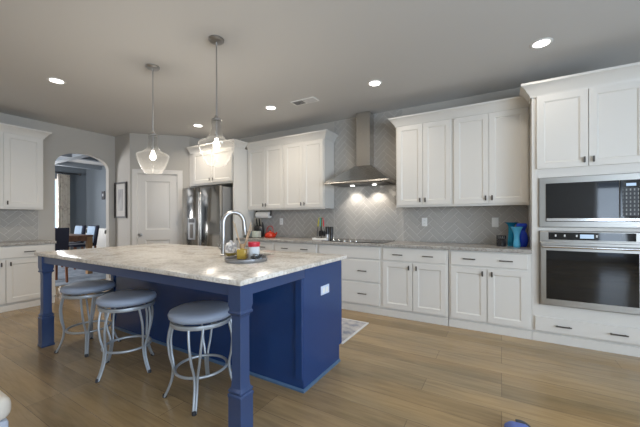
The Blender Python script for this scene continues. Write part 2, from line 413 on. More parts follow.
def tiles(bm, rect, to3, W=.075, n=3):
    u0, u1, v0, v1 = rect; s = math.sqrt(.5); R = 9
    lim = int(12/W)
    def emit(x, y, w, h):
        P = [(x, y), (x+w, y), (x+w, y+h), (x, y+h)]
        P = [((p[0]-p[1])*s*W, (p[0]+p[1])*s*W) for p in P]
        if max(p[0] for p in P) < u0 or min(p[0] for p in P) > u1 or max(p[1] for p in P) < v0 or min(p[1] for p in P) > v1: return
        for a, b, c in ((1, 0, u0), (-1, 0, -u1), (0, 1, v0), (0, -1, -v1)):
            P = clip(P, a, b, c)
            if len(P) < 3: return
        Q = inset(P, .0020)
        T = inset(P, .0042)
        if not Q or not T or len(Q) != len(T): return
        tilt = (random.uniform(-.0005, .0005), random.uniform(-.0005, .0005))
        cx = sum(p[0] for p in T)/len(T); cy = sum(p[1] for p in T)/len(T)
        A = [bm.verts.new(to3(p[0], p[1], .0035)) for p in Q]
        C = [bm.verts.new(to3(p[0], p[1], .0060+tilt[0]*(p[0]-cx)/.1+tilt[1]*(p[1]-cy)/.1)) for p in T]
        bm.faces.new(C); m = len(A)
        for i in range(m): bm.faces.new((A[i], A[(i+1) % m], C[(i+1) % m], C[i]))
    for r in range(-lim, lim):
        for k in range(-lim//(2*n), lim//(2*n)+1):
            emit(r+2*n*k, r, n, 1); emit(r+2*n*k+n, r-n+1, 1, n)
def backsplash(name, rects, to3, parent, plate):
    bm = B()
    for r in rects: tiles(bm, r, to3)
    bmesh.ops.recalc_face_normals(bm, faces=bm.faces)
    me = bpy.data.meshes.new(name); bm.to_mesh(me); bm.free(); me.materials.append(M['tile'])
    o = bpy.data.objects.new(name, me); COL.objects.link(o); o.parent = parent
    bm = B()
    for r in rects:
        plate(bm, r)
    obj('grout', bm, M['grout'], parent)
for r_ in ((-3.84, -2.30, .914, 1.39), (-2.30, -1.20, .914, ZC), (-1.20, .266, .914, 1.39)): backsplash('backsplash_tile', [r_],
           lambda u, v, h: (u, YW-h, v), wall_back, lambda bm, r: box(bm, r[0], r[1], YW-.004, YW, r[2], r[3]))
backsplash('backsplash_tile', [(-1.2, 1.93, .914, 1.375)],
           lambda u, v, h: (XW+h, u, v), wall_left, lambda bm, r: box(bm, XW, XW+.004, r[0], r[1], r[2], r[3]))

# ---------------------------------------------------------------- cabinets (local: x along, y=0 face frame, +y to the wall, doors in front)
def shaker(x0, x1, z0, z1, y=-.02, th=.02, rail=.058):
    bm = B(); panel_door(bm, x0, x1, z0, z1, y, th, [(x0+rail, x1-rail, z0+rail, z1-rail)]); return bm
def slab(x0, x1, z0, z1, y=-.02, th=.02):
    bm = B(); box(bm, x0, x1, y, y+th, z0, z1); return bm
def add_door(par, x0, x1, z0, z1, hx, hz):
    d = obj('door', shaker(x0, x1, z0, z1), M['cab'], par)
    bm = B(); box(bm, hx-.008, hx+.008, -.044, -.036, hz-.028, hz+.028); box(bm, hx-.005, hx+.005, -.037, -.02, hz-.008, hz+.008)
    tag(obj('pull', bm, M['bronze'], d, .003), 'small dark bronze tab pull'); return d
def add_drawer(par, x0, x1, z0, z1, pulls, w=.125):
    d = obj('drawer_front', slab(x0, x1, z0, z1), M['cab'], par, .003)
    for px in pulls:
        zc = (z0+z1)/2; bm = B()
        box(bm, px-w/2, px+w/2, -.052, -.042, zc-.006, zc+.006)
        for s in (-1, 1): box(bm, px+s*w*.38-.005, px+s*w*.38+.005, -.043, -.02, zc-.005, zc+.005)
        tag(obj('pull', bm, M['bronze'], d, .003), 'dark bronze bar pull')
    return d
CROWN = [(0, 0), (.012, 0), (.016, .018), (.034, .040), (.052, .070), (.072, .085), (.080, .090), (.080, .108), (0, .108)]
def crown(par, path, z, k=1):
    bm = B(); sweep(bm, path, [(o*k, z+h*k) for o, h in CROWN]); return obj('crown', bm, M['cab'], par)

def base_cabinet(label, loc, rz, w, style, depth=.57, group='base cabinets along the range wall', H=.874, fill=0):
    t = thing('base_cabinet', label, 'cabinet', loc, rz, group)
    bm = B(); box(bm, 0, w+fill, 0, depth, .10, H); obj('body', bm, M['cab'], t)
    bm = B(); box(bm, 0, w+fill, .018, .05, 0, .10); box(bm, 0, w+fill, .0, .018, 0, .085); obj('toe_board', bm, M['cab'], t)
    g = .022; m = w/2
    if style == 'doors':
        add_drawer(t, g, w-g, .712, .862, (w*.275, w*.725))
        add_door(t, g, m-.004, .115, .690, m-.045, .635); add_door(t, m+.004, w-g, .115, .690, m+.045, .635)
    elif style == 'cooktop':
        obj('false_front', slab(g, w-g, .712, .862), M['cab'], t, .003)
        add_drawer(t, g, w-g, .412, .690, (m-.22, m+.22)); add_drawer(t, g, w-g, .115, .390, (m-.22, m+.22))
    return t
YF = 3.785
base_cabinet('white base cabinet right beside the tall oven cabinet, under the blue vases', (-.518, YF, 0), 0, .770, 'doors', fill=.014)
base_cabinet('white base cabinet just right of the cooktop drawers, second from the oven', (-1.32, YF, 0), 0, .795, 'doors')
base_cabinet('white base cabinet with two wide deep drawers under the cooktop', (-2.26, YF, 0), 0, .94, 'cooktop')
base_cabinet('white base cabinet just left of the cooktop, its drawer seen over the island', (-3.05, YF, 0), 0, .79, 'doors')
base_cabinet('white base cabinet in the corner next to the refrigerator panel', (-3.855, YF, 0), 0, .805, 'doors')
base_cabinet('white base cabinet on the left wall, nearest the arched opening', (-5.71, .88, 0), PI/2, 1.06, 'doors', .57, 'base cabinets on the left wall')
base_cabinet('white base cabinet on the left wall, cut off by the left edge of the photo', (-5.71, -.18, 0), PI/2, 1.06, 'doors', .57, 'base cabinets on the left wall')

def upper_cabinet(label, loc, rz, w, path, n=2, H=1.06, depth=.308, group='upper cabinets along the range wall', knob='c'):
    t = thing('upper_cabinet', label, 'cabinet', loc, rz, group)
    bm = B(); box(bm, 0, w, 0, depth, 0, H); box(bm, 0, w, 0, .02, -.012, 0); obj('body', bm, M['cab'], t)
    m = w/2; g = .018
    if n == 2:
        add_door(t, g, m-.002, .015, H-.012, m-.032, .075); add_door(t, m+.002, w-g, .015, H-.012, m+.032, .075)
    else: add_door(t, g, w-g, .015, H-.012, g+.032, .075)
    crown(t, path, H-.005)
    return t
YU = 4.045
UZ = 1.393
upper_cabinet('white upper cabinet right beside the tall oven cabinet, above the blue vases', (-.51, YU, UZ), 0, .776, [(0, 0), (.776, 0)])
upper_cabinet('white upper cabinet immediately right of the steel range hood', (-1.205, YU, UZ), 0, .695, [(0, .306), (0, 0), (.695, 0)])
upper_cabinet('white upper cabinet immediately left of the steel range hood', (-3.06, YU, UZ), 0, .76, [(0, 0), (.76, 0), (.76, .306)])
upper_cabinet('white upper cabinet above the paper towel roll, beside the refrigerator panel', (-3.855, YU, UZ), 0, .795, [(0, 0), (.795, 0)])
upper_cabinet('white upper cabinet on the left wall, nearest the arched opening', (-5.97, 1.44, UZ), PI/2, .45, [(0, 0), (.45, 0), (.45, .306)], 1, group='upper cabinets on the left wall')
upper_cabinet('white upper cabinet on the left wall, cut off by the left edge of the photo', (-5.97, .64, UZ), PI/2, .80, [(0, 0), (.80, 0)], 2, group='upper cabinets on the left wall')

# tall oven cabinet
t = thing('oven_cabinet', 'tall white cabinet holding the microwave and the wall oven', 'cabinet', (.268, YF, 0), 0)
W = .862
bm = B(); box(bm, 0, .056, 0, .572, .10, 2.46); box(bm, W-.044, W, 0, .572, .10, 2.46); box(bm, .056, W-.044, .555, .572, .10, 2.46)
box(bm, .056, W-.044, 0, .555, .10, .374); box(bm, .056, W-.044, 0, .555, 1.111, 1.144); box(bm, .056, W-.044, 0, .555, 1.637, 2.46); obj('body', bm, M['cab'], t)
bm = B(); box(bm, 0, W, .018, .05, 0, .10); box(bm, 0, W, 0, .018, 0, .085); obj('toe_board', bm, M['cab'], t)
add_door(t, .040, .436, 1.725, 2.45, .406, 1.785); add_door(t, .442, .838, 1.725, 2.45, .472, 1.785)
add_drawer(t, .022, W-.022, .112, .255, (.247, .642))
crown(t, [(0, .175), (0, 0), (W, 0)], 2.452, 1.2)
# refrigerator surround
t = thing('refrigerator_surround', 'white cabinet and panels built around the refrigerator', 'cabinet', (-5.068, 3.72, 0), 0)
W = 1.208
bm = B(); box(bm, W-.03, W, 0, .635, 0, 2.45); tag(obj('side_panel', bm, M['cab'], t), 'tall right side panel')
bm = B(); box(bm, 0, .02, .05, .635, 0, 2.45); obj('side_panel', bm, M['cab'], t)
bm = B(); box(bm, .02, .17, .02, .04, 1.845, 2.45); obj('filler', bm, M['cab'], t)
bm = B(); box(bm, .17, W-.03, .02, .635, 1.845, 2.45); obj('body', bm, M['cab'], t)
c0 = .175; cm = (c0+W-.03)/2
add_door(t, c0, cm-.003, 1.875, 2.44, cm-.04, 1.935); add_door(t, cm+.003, W-.035, 1.875, 2.44, cm+.04, 1.935)
crown(t, [(.075, 0), (W, 0), (W, .24)], 2.445)

# counters
bm = B(); box(bm, -3.855, .266, 3.752, 4.357, .876, .914)
tag(obj('countertop', bm, M['granite2'], None, .004), 'grey beige granite countertop running along the range wall', 'countertop', 'perimeter countertops')
bm = B(); box(bm, -6.284, -5.68, -.2, 1.95, .876, .914)
tag(obj('countertop', bm, M['granite2'], None, .004), 'grey beige granite countertop on the left wall cabinets', 'countertop', 'perimeter countertops')

# ---------------------------------------------------------------- appliances
# range hood
t = thing('range_hood', 'stainless steel chimney range hood over the cooktop', 'range hood', (-1.735, 4.355, 1.73))
bm = B(); hw = .475
def ring(x0, x1, yf, z): return [bm.verts.new(p) for p in ((x0, 0, z), (x1, 0, z), (x1, yf, z), (x0, yf, z))]
prev = None
for s in range(9):
    q = s/8; wv = hw+(.135-hw)*q; yf = -.475+(.475-.18)*q
    zz = .030+.245*(q**1.08)
    bulge = math.sin(q*PI)*.02
    r = ring(-wv-.0+bulge*0, wv, yf, zz)
    if prev:
        for i in range(4): bm.faces.new((prev[i], prev[(i+1) % 4], r[(i+1) % 4], r[i]))
    else: bm.faces.new(r[::-1])
    prev = r
bm.faces.new(prev)
obj('canopy', bm, M['steel'], t)
bm = B(); box(bm, -hw, hw, -.475, 0, 0.0, .030); obj('rim', bm, M['steel'], t, .004)
bm = B(); box(bm, -.105, .105, -.175, 0, .265, 1.055); obj('chimney', bm, M['steel'], t, .003)
bm = B(); box(bm, -.40, .40, -.43, -.05, -.006, -.001); obj('filter', bm, M['bronze'], t)
for x in (-.17, .17):
    bm = B(); lathe(bm, [(0, 0), (.03, 0), (.03, .006), (0, .006)], 16); obj('lamp', bm, M['lens'], t, loc=(x, -.16, -.013))
    l = bpy.data.lights.new('hood_spot', 'SPOT'); l.energy = 9; l.spot_size = math.radians(100); l.spot_blend = .7; l.color = (1, .93, .84); l.shadow_soft_size = .025
    o = bpy.data.objects.new('hood_spot', l); COL.objects.link(o); o.parent = t; o.location = (x, -.16, -.03); o.rotation_euler = (math.radians(18), 0, 0)
# cooktop
t = thing('cooktop', 'black glass electric cooktop set in the granite counter', 'cooktop', (-1.76, 4.05, .914))
bm = B(); box(bm, -.46, .46, -.25, .27, .0005, .009); obj('glass_top', bm, M['cooktop'], t, .003)
for x, y, r in ((-.28, .10, .10), (-.28, -.12, .075), (.02, .02, .12), (.30, .10, .085), (.30, -.12, .10)):
    bm = B(); lathe(bm, [(r, 0), (r, .0006), (r-.006, .0006), (r-.006, 0)], 32, closed=True); obj('burner', bm, M['bronze'], t, loc=(x, y, .0092))
for k in range(5):
    bm = B(); lathe(bm, [(.019, 0), (.019, .006), (.014, .020), (.012, .022), (0, .022)], 16); obj('knob', bm, M['steel'], t, loc=(-.28+.085*k, -.205, .009))
# microwave
t = thing('microwave', 'built-in stainless microwave above the wall oven', 'microwave', (.325, YF, 1.145))
bm = B(); box(bm, 0, .755, -.022, -.001, 0, .49); obj('trim_frame', bm, M['ovensteel'], t, .004)
bm = B(); box(bm, .02, .735, .0, .45, .01, .48); obj('casing', bm, M['black'], t)
bm = B(); box(bm, .055, .590, -.034, -.020, .055, .43); d = obj('door', bm, M['blackglass'], t, .003)
bm = B(); box(bm, .058, .735, -.041, -.033, .060, .088); obj('handle_strip', bm, M['steel2'], t, .002)
bm = B(); box(bm, .595, .735, -.034, -.020, .055, .43); cp = obj('control_panel', bm, M['blackglass'], t, .003)
bm = B(); box(bm, .635, .70, -.0355, -.034, .375, .40); obj('display', bm, M['screen'], cp)
km = mat('keypad_print', (.3, .3, .3), .4); N, L, b_ = nodes(km)
tc = N.new('ShaderNodeTexCoord'); sp = N.new('ShaderNodeSeparateXYZ'); cb = N.new('ShaderNodeCombineXYZ'); br = N.new('ShaderNodeTexBrick')
br.offset = 0; br.inputs['Scale'].default_value = 1; br.inputs['Brick Width'].default_value = .026; br.inputs['Row Height'].default_value = .036; br.inputs['Mortar Size'].default_value = .0085; br.inputs['Mortar Smooth'].default_value = 0
br.inputs['Color1'].default_value = (.30, .30, .28, 1); br.inputs['Color2'].default_value = (.22, .22, .21, 1); br.inputs['Mortar'].default_value = (.006, .006, .007, 1)
L.new(tc.outputs['Object'], sp.inputs[0]); L.new(sp.outputs[0], cb.inputs[0]); L.new(sp.outputs[2], cb.inputs[1]); L.new(cb.outputs[0], br.inputs['Vector']); L.new(br.outputs['Color'], b_.inputs['Base Color'])
bm = B(); box(bm, .613, .717, -.0352, -.034, .108, .36); obj('keypad', bm, km, cp)
# wall oven
t = thing('built_in_oven', 'stainless wall oven with black window below the microwave', 'oven', (.325, YF, .375))
bm = B(); box(bm, 0, .755, -.022, -.001, 0, .735); obj('trim_frame', bm, M['ovensteel'], t, .004)
bm = B(); box(bm, .02, .735, .0, .53, .01, .725); obj('casing', bm, M['black'], t)
bm = B(); box(bm, .005, .75, -.032, -.02, .64, .73); cp = obj('control_panel', bm, M['ovensteel'], t, .003)
bm = B(); box(bm, .075, .70, -.035, -.031, .650, .722); g = obj('display_glass', bm, M['blackglass'], cp)
bm = B(); box(bm, .315, .415, -.0362, -.035, .667, .705); obj('display', bm, M['screen'], cp)
for x in (.125, .195, .285, .430):
    bm = B(); box(bm, x, x+.012, -.0362, -.035, .68, .70); obj('button', bm, M['plate'], cp)
bm = B(); box(bm, .008, .747, -.048, -.020, .012, .625); d = obj('door', bm, M['ovensteel'], t, .004)
bm = B(); box(bm, .055, .715, -.052, -.046, .07, .545); obj('window', bm, M['blackglass'], d, .002)
bm = B(); tube(bm, [(.02, -.095, .585), (.735, -.095, .585)], .013, 12)
for x in (.05, .705): tube(bm, [(x, -.095, .585), (x, -.046, .585)], .009, 8)
obj('handle', bm, M['steel2'], d)
# refrigerator
t = thing('refrigerator', 'stainless side by side refrigerator with a water dispenser', 'refrigerator', (-4.945, 3.515, 0))
bm = B(); box(bm, .005, .960, .075, .80, .03, 1.775); tag(obj('cabinet_body', bm, mat('fridge_side', (.30, .295, .285), .4, .2), t, .005), 'dark grey side of the body')
bm = B(); box(bm, .03, .90, .09, .75, 0, .03); obj('base', bm, M['black'], t)
bm = B(); box(bm, 0, .470, 0, .07, .06, 1.785); dl = obj('door', bm, M['fridge'], t, .006, 2)
bm = B(); box(bm, .478, .965, 0, .07, .06, 1.785); dr = obj('door', bm, M['fridge'], t, .006, 2)
bm = B(); box(bm, .16, .36, -.004, .004, .87, 1.25); ds = obj('dispenser', bm, mat('dispenser_grey', (.34, .35, .36), .35, .3), dl, .003)
bm = B(); box(bm, .18, .34, -.007, -.004, 1.17, 1.235); obj('dispenser_panel', bm, M['black'], ds)
bm = B(); box(bm, .225, .295, -.010, -.004, .90, 1.14); obj('paddle', bm, M['bronze'], ds)
for x0, x1, d in ((.445, .462, dl), (.486, .503, dr)):
    bm = B(); box(bm, x0, x1, -.004, .004, .35, 1.70); obj('handle_groove', bm, M['steel'], d, .002)

# ---------------------------------------------------------------- island
t = thing('kitchen_island', 'navy blue kitchen island base with square table legs', 'island', (-2.5, 1.8, 0))
def isl(name, bm, m, bevel=0): 
    o = obj(name, bm, m, t, bevel); o.location = (2.5, -1.8, 0); return o
IX0, IX1, IY0, IY1 = -3.83, -1.215, 1.825, 2.435
bm = B(); box(bm, IX0, IX1, IY0, IY1-.05, 0, .14); box(bm, IX0, IX1, IY0, IY0+.02, .14, .884); box(bm, IX0, IX1, IY1-.02, IY1, .14, .884); box(bm, IX0, IX0+.02, IY0+.02, IY1-.02, .14, .884); box(bm, IX1-.02, IX1, IY0+.02, IY1-.02, .14, .884)
isl('body', bm, M['navy'])
for a, b in ((IX0, IX0+.06), (IX1-.06, IX1)):
    bm = B(); box(bm, a, b, IY0-.016, IY0, .085, .884); isl('corner_stile', bm, M['navy'], .003)
bm = B(); prof = [(0, 0), (.012, 0), (.012, .014), (.007, .020), (0, .022)]
sweep(bm, [(IX1, IY1-.05), (IX1, IY0), (IX0, IY0), (IX0, IY1-.05)][::-1], prof); isl('base_trim', bm, mat('blue_shoe_moulding', (.075, .14, .24), .35))
def leg(cx, cy):
    bm = B()
    prof = [(.052, 0), (.052, .018), (.0475, .024), (.0475, .262), (.050, .268), (.050, .282), (.044, .286), (.044, .292), (.048, .296), (.048, .304), (.037, .318), (.034, .36), (.034, .690), (.036, .712), (.048, .722), (.048, .732), (.043, .737), (.043, .744), (.0475, .765), (.0475, .884)]
    prev = None
    for r, z in prof:
        q = [bm.verts.new((cx+a*r, cy+b*r, z)) for a, b in ((-1, -1), (1, -1), (1, 1), (-1, 1))]
        if prev:
            for i in range(4): bm.faces.new((prev[i], prev[(i+1) % 4], q[(i+1) % 4], q[i]))
        else: bm.faces.new(q[::-1])
        prev = q
    bm.faces.new(prev)
    isl('leg', bm, M['navyleg'], .002)
LX0, LX1, LY = -3.848, -1.238, 1.238
leg(LX0, LY); leg(LX1, LY)
bm = B(); box(bm, LX0+.0475, LX1-.0475, LY-.036, LY-.016, .815, .884); isl('apron', bm, M['navyleg'])
bm = B(); box(bm, LX1+.015, LX1+.035, LY+.0475, IY0, .815, .884); isl('apron', bm, M['navyleg'])
bm = B(); box(bm, LX0-.035, LX0-.015, LY+.0475, IY0, .815, .884); isl('apron', bm, M['navyleg'])
bm = B(); box(bm, -2.50-.02, -2.50+.02, LY-.016, IY0, .83, .884); isl('support_rail', bm, M['navyleg'])
for k in range(4):
    x0 = IX0+.03+k*.64; d = obj('door', shaker(-x0-.62, -x0, .16, .84), M['navy'], t); d.location = (2.5, IY1-1.8, 0); d.rotation_euler = (0, 0, PI)
bm = B(); box(bm, IX1, IX1+.006, 2.07, 2.20, .635, .705); op = isl('outlet', bm, mat('pale_blue_plastic', (.62, .70, .85), .4), .002)
bm = B()
for y in (2.11, 2.16): box(bm, IX1+.006, IX1+.008, y-.016, y+.016, .65, .69)
o = obj('socket', bm, M['plate'], op)
# island slab with the sink opening
bm = B(); xs = [-3.905, -2.235, -1.765, -1.165]; ys = [1.165, 1.975, 2.245, 2.455]
V = {(i, j, k): bm.verts.new((xs[i], ys[j], z)) for i in range(4) for j in range(4) for k, z in enumerate((.8845, .914))}
for i in range(3):
    for j in range(3):
        if (i, j) == (1, 1): continue
        bm.faces.new([V[a, b, 1] for a, b in ((i, j), (i+1, j), (i+1, j+1), (i, j+1))]); bm.faces.new([V[a, b, 0] for a, b in ((i, j), (i, j+1), (i+1, j+1), (i+1, j))])
for i in range(3):
    for j in (0, 3): bm.faces.new((V[i, j, 0], V[i+1, j, 0], V[i+1, j, 1], V[i, j, 1])); bm.faces.new((V[j, i, 0], V[j, i+1, 0], V[j, i+1, 1], V[j, i, 1]))
for a, b in (((1, 1), (2, 1)), ((2, 1), (2, 2)), ((2, 2), (1, 2)), ((1, 2), (1, 1))): bm.faces.new((V[*a, 0], V[*b, 0], V[*b, 1], V[*a, 1]))
tag(obj('island_countertop', bm, M['granite'], None, .005, 2), 'cream speckled granite slab on the blue island', 'countertop')
# sink
t = thing('sink', 'stainless undermount sink let into the island slab', 'sink', (-2.0, 2.11, .7245))
bm = B(); a, b_, h, th = .238, .133, .158, .004
for x0, x1, y0, y1, z0, z1 in ((-a, a, -b_, b_, 0, th), (-a, -a+th, -b_, b_, th, h), (a-th, a, -b_, b_, th, h), (-a+th, a-th, -b_, -b_+th, th, h), (-a+th, a-th, b_-th, b_, th, h)): box(bm, x0, x1, y0, y1, z0, z1)
obj('basin', bm, M['steel'], t)
bm = B(); lathe(bm, [(0, 0), (.04, 0), (.04, .004), (.03, .005), (0, .003)], 20); obj('drain', bm, M['chrome'], t, loc=(0, 0, th))
# faucet
t = thing('faucet', 'tall brushed nickel gooseneck faucet on the island', 'faucet', (-2.11, 1.905, .9145))
bm = B(); lathe(bm, [(0, 0), (.03, 0), (.03, .008), (.024, .014), (.024, .09), (.019, .10), (0, .10)], 24); obj('base', bm, M['chrome'], t)
pts = [(0, 0, .09), (0, 0, .20), (0, 0, .28)] + [(.04*(1-math.cos(a)), .085*(1-math.cos(a)), .28+.10*math.sin(a)) for a in [PI*i/12 for i in range(1, 13)]] + [(.08, .172, .26)]
bm = B(); tube(bm, pts, .019, 14); obj('neck', bm, M['chrome'], t)
bm = B(); tube(bm, [(.08, .17, .27), (.081, .173, .25), (.083, .178, .185), (.083, .179, .17)], [.019, .021, .022, .018], 12); obj('spray_head', bm, M['chrome'], t)
bm = B(); tube(bm, [(-.015, 0, .055), (-.05, 0, .06)], .012, 10); tube(bm, [(-.05, 0, .06), (-.075, .0, .10)], .006, 8); obj('lever', bm, M['chrome'], t)

# ---------------------------------------------------------------- stools
def make_stool():
    t = thing('bar_stool', '', 'stool', (0, 0, 0), 0, 'backless stools along the island')
    bm = B(); lathe(bm, [(0, .555), (.200, .553), (.213, .565), (.216, .583), (.208, .600), (.185, .611), (.12, .617), (0, .619)], 48); obj('seat_cushion', bm, M['vinyl'], t, sharp=60)
    bm = B(); lathe(bm, [(0, .538), (.12, .538), (.12, .556), (0, .556)], 24); obj('swivel_plate', bm, M['rubber'], t)
    bm = B(); lathe(bm, [(.178, .512), (.200, .512), (.203, .525), (.200, .538), (.178, .538)], 48, closed=True)
    for a in range(2):
        c, s = math.cos(a*PI/2+PI/4), math.sin(a*PI/2+PI/4); tube(bm, [(-.185*c, -.185*s, .53), (.185*c, .185*s, .53)], .009, 8)
    obj('seat_ring', bm, M['stoolmetal'], t)
    bm = B(); tube(bm, [(.172*math.cos(2*PI*i/48), .172*math.sin(2*PI*i/48), .195) for i in range(48)], .0095, 10, closed=True); obj('foot_ring', bm, M['stoolmetal'], t)
    for q in range(4):
        bm = B(); R = Matrix.Rotation(q*PI/2, 3, 'Z')
        for s in (-1, 1):
            c = [(.188, s*.045, .520), (.203, s*.041, .46), (.212, s*.034, .39), (.205, s*.025, .30), (.192, s*.014, .235), (.188, s*.0095, .19), (.198, s*.008, .12), (.222, s*.0075, .05), (.244, s*.0075, .006)]
            tube(bm, [R @ p for p in smooth_path(c, 5)], .0085, 8)
        lg = obj('leg', bm, M['stoolmetal'], t)
        bm = B(); lathe(bm, [(0, 0), (.014, 0), (.015, .012), (.012, .022), (0, .022)], 12); cap = obj('rubber_foot', bm, M['rubber'], lg, loc=R @ Vector((.244, 0, 0)))
    return t
proto = make_stool()
for i, (x, y, a, lab) in enumerate((
        (-1.83, 1.452, -49, 'grey cushioned metal bar stool nearest the camera, beside the front island leg'),
        (-2.685, 1.395, -80, 'grey cushioned metal bar stool in the middle of the three'),
        (-3.435, 1.43, -27, 'grey cushioned metal bar stool farthest away, beside the far island leg'))):
    o = proto if i == 0 else copy_tree(proto)
    o.location = (x, y, 0); o.rotation_euler = (0, 0, math.radians(a)); o['label'] = lab

# ---------------------------------------------------------------- pendants and ceiling lights
def make_pendant():
    t = thing('pendant_light', '', 'pendant light', (0, 0, ZC), 0, 'glass pendants above the island')
    bm = B(); lathe(bm, [(0, 0), (.065, 0), (.065, -.012), (.055, -.022), (.012, -.026), (0, -.026)], 32); obj('canopy', bm, M['chrome'], t)
    bm = B(); tube(bm, [(0, 0, -.02), (0, 0, -.68)], .0055, 8); obj('rod', bm, M['chrome'], t)
    bm = B(); lathe(bm, [(0, -.66), (.012, -.66), (.016, -.675), (.042, -.694), (.042, -.703), (.006, -.704), (.006, -.82), (.016, -.825), (.016, -.858), (0, -.858)], 24); obj('socket', bm, M['chrome'], t)
    prof = [(.043, -.700), (.043, -.76), (.047, -.80), (.058, -.835), (.085, -.865), (.125, -.885), (.147, -.897), (.152, -.912), (.149, -.930), (.138, -.965), (.120, -1.01), (.098, -1.055), (.078, -1.085), (.070, -1.092), (.060, -1.094)]
    P = smooth_path([(r, 0, z) for r, z in prof], 3); P = [(p.x, p.z) for p in P]
    bm = B(); lathe(bm, P + [(r-.003, z+.001) for r, z in P[::-1]], 48, closed=True); obj('glass_shade', bm, M['seeded'], t, sharp=80)
    bm = B(); lathe(bm, [(0, -.855), (.012, -.858), (.013, -.872), (.025, -.90), (.028, -.925), (.021, -.946), (0, -.955)], 20); obj('bulb', bm, M['bulb'], t, sharp=80)
    return t
pend = make_pendant()
for i, (x, y, lab) in enumerate(((-2.125, 1.845, 'clear glass pendant on the right, hanging in front of the refrigerator cabinets'), (-3.065, 1.845, 'clear glass pendant on the left, hanging in front of the pantry door'))):
    o = pend if i == 0 else copy_tree(pend)
    o.location = (x, y, ZC); o['label'] = lab
    l = bpy.data.lights.new('pendant_bulb', 'POINT'); l.energy = 10; l.color = WARM; l.shadow_soft_size = .03
    b2 = bpy.data.objects.new('pendant_bulb', l); COL.objects.link(b2); b2.location = (x, y, ZC-1.0)
def make_can():
    t = thing('recessed_light', '', 'ceiling light', (0, 0, ZC), 0, 'recessed ceiling lights')
    bm = B(); lathe(bm, [(.062, 0), (.085, 0), (.084, -.004), (.068, -.007), (.062, -.004)], 32, closed=True); obj('trim_ring', bm, M['plate'], t)
    bm = B(); lathe(bm, [(0, -.003), (.064, -.003), (.064, -.0005), (0, -.0005)], 32); obj('lens', bm, M['lens'], t)
    return t
can = make_can()
cans = [(-1.25, 3.37, 'recessed ceiling light just right of the range hood'), (-2.78, 3.37, 'recessed ceiling light just left of the range hood'), (.31, 3.36, 'large recessed ceiling light near the tall oven cabinet, rightmost in the photo'),
        (-4.35, 3.39, 'recessed ceiling light in front of the refrigerator, seen behind the right pendant'), (-4.30, 1.48, 'recessed ceiling light near the left wall, leftmost in the photo')]
for i, (x, y, lab) in enumerate(cans):
    o = can if i == 0 else copy_tree(can)
    o.location = (x, y, ZC); o['label'] = lab
    area('recessed_lamp', (x, y, ZC-.012), (0, 0, 0), .12, .12, (6, 8.5, 2.2, 10, 8.5)[i], WARM, 'DISK', math.radians(150))
for x, y in ((.31, 1.4), (-4.3, -1.2), (-2.5, -1.6), (.6, -1.4)): area('recessed_lamp', (x, y, ZC-.012), (0, 0, 0), .12, .12, 12 if x < -1 else 5, WARM, 'DISK', math.radians(150))  # extra unseen lamps without fixtures; left ones raised to brighten the floor
# ceiling vent
t = thing('ceiling_vent', 'white slatted air vent in the ceiling above the range wall', 'vent', (-2.24, 3.41, ZC))
bm = B(); box(bm, -.18, .18, -.075, -.062, -.008, 0); box(bm, -.18, .18, .062, .075, -.008, 0); box(bm, -.18, -.167, -.062, .062, -.008, 0); box(bm, .167, .18, -.062, .062, -.008, 0); box(bm, -.008, .008, -.062, .062, -.008, 0); obj('frame', bm, M['plate'], t)
bm = B(); box(bm, -.167, .167, -.062, .062, -.0015, -.0005); obj('duct_shade_plate', bm, M['bronze'], t)  # dark sheet imitating shade in the duct; the ceiling is uncut
bm = B()
for s, tl in ((-1, 1), (1, -1)):
    for k in range(7):
        y = -.054+k*.018; x0, x1 = sorted((s*.01, s*.165)); vs = box(bm, x0, x1, y-.007, y+.007, -.0075, -.006)
        for v in vs: v.co.z += (v.co.y-y)*.3*tl*1
obj('slats', bm, M['ceil'], t)

# ---------------------------------------------------------------- wall plates, picture
def wall_plate(name, label, x, z, sw):
    t = thing(name, label, 'outlet' if not sw else 'switch', (x, YW-.006, z), 0, 'white wall plates under the upper cabinets')
    bm = B(); box(bm, -.036, .036, -.006, 0, -.058, .058); obj('cover_plate', bm, M['plate'], t, .002)
    if sw:
        bm = B(); box(bm, -.016, .016, -.009, -.006, -.033, .033); obj('rocker', bm, M['plate'], t, .001)
    else:
        for dz in (-.02, .02):
            bm = B(); box(bm, -.015, .015, -.008, -.006, dz-.014, dz+.014); s = obj('socket', bm, M['plate'], t, .003)
            bm = B(); box(bm, -.007, -.005, -.0083, -.0079, dz-.004, dz+.006); box(bm, .005, .007, -.0083, -.0079, dz-.004, dz+.006); obj('slots', bm, M['black'], s)
wall_plate('wall_outlet', 'white wall outlet right of the cooktop under the upper cabinets', -.905, 1.185, False)
wall_plate('wall_switch', 'white wall switch plate near the blue vases', -.065, 1.185, True)
wall_plate('wall_outlet', 'white wall outlet on the tile near the red kettle', -3.36, 1.185, False)
t = thing('framed_picture', 'narrow dark framed picture on the wall left of the pantry door', 'picture', (-6.07, 3.05, 1.585))
w2, h2 = .20, .33
bm = B(); box(bm, -w2, w2, -.03, -.001, -h2, -h2+.03); box(bm, -w2, w2, -.03, -.001, h2-.03, h2); box(bm, -w2, -w2+.03, -.03, -.001, -h2+.03, h2-.03); box(bm, w2-.03, w2, -.03, -.001, -h2+.03, h2-.03); obj('frame', bm, mat('dark_frame', (.025, .022, .02), .4), t, .003)
bm = B(); box(bm, -w2+.03, w2-.03, -.012, -.002, -h2+.03, h2-.03); obj('mat_board', bm, mat('mat_board', (.50, .48, .45), .7), t)
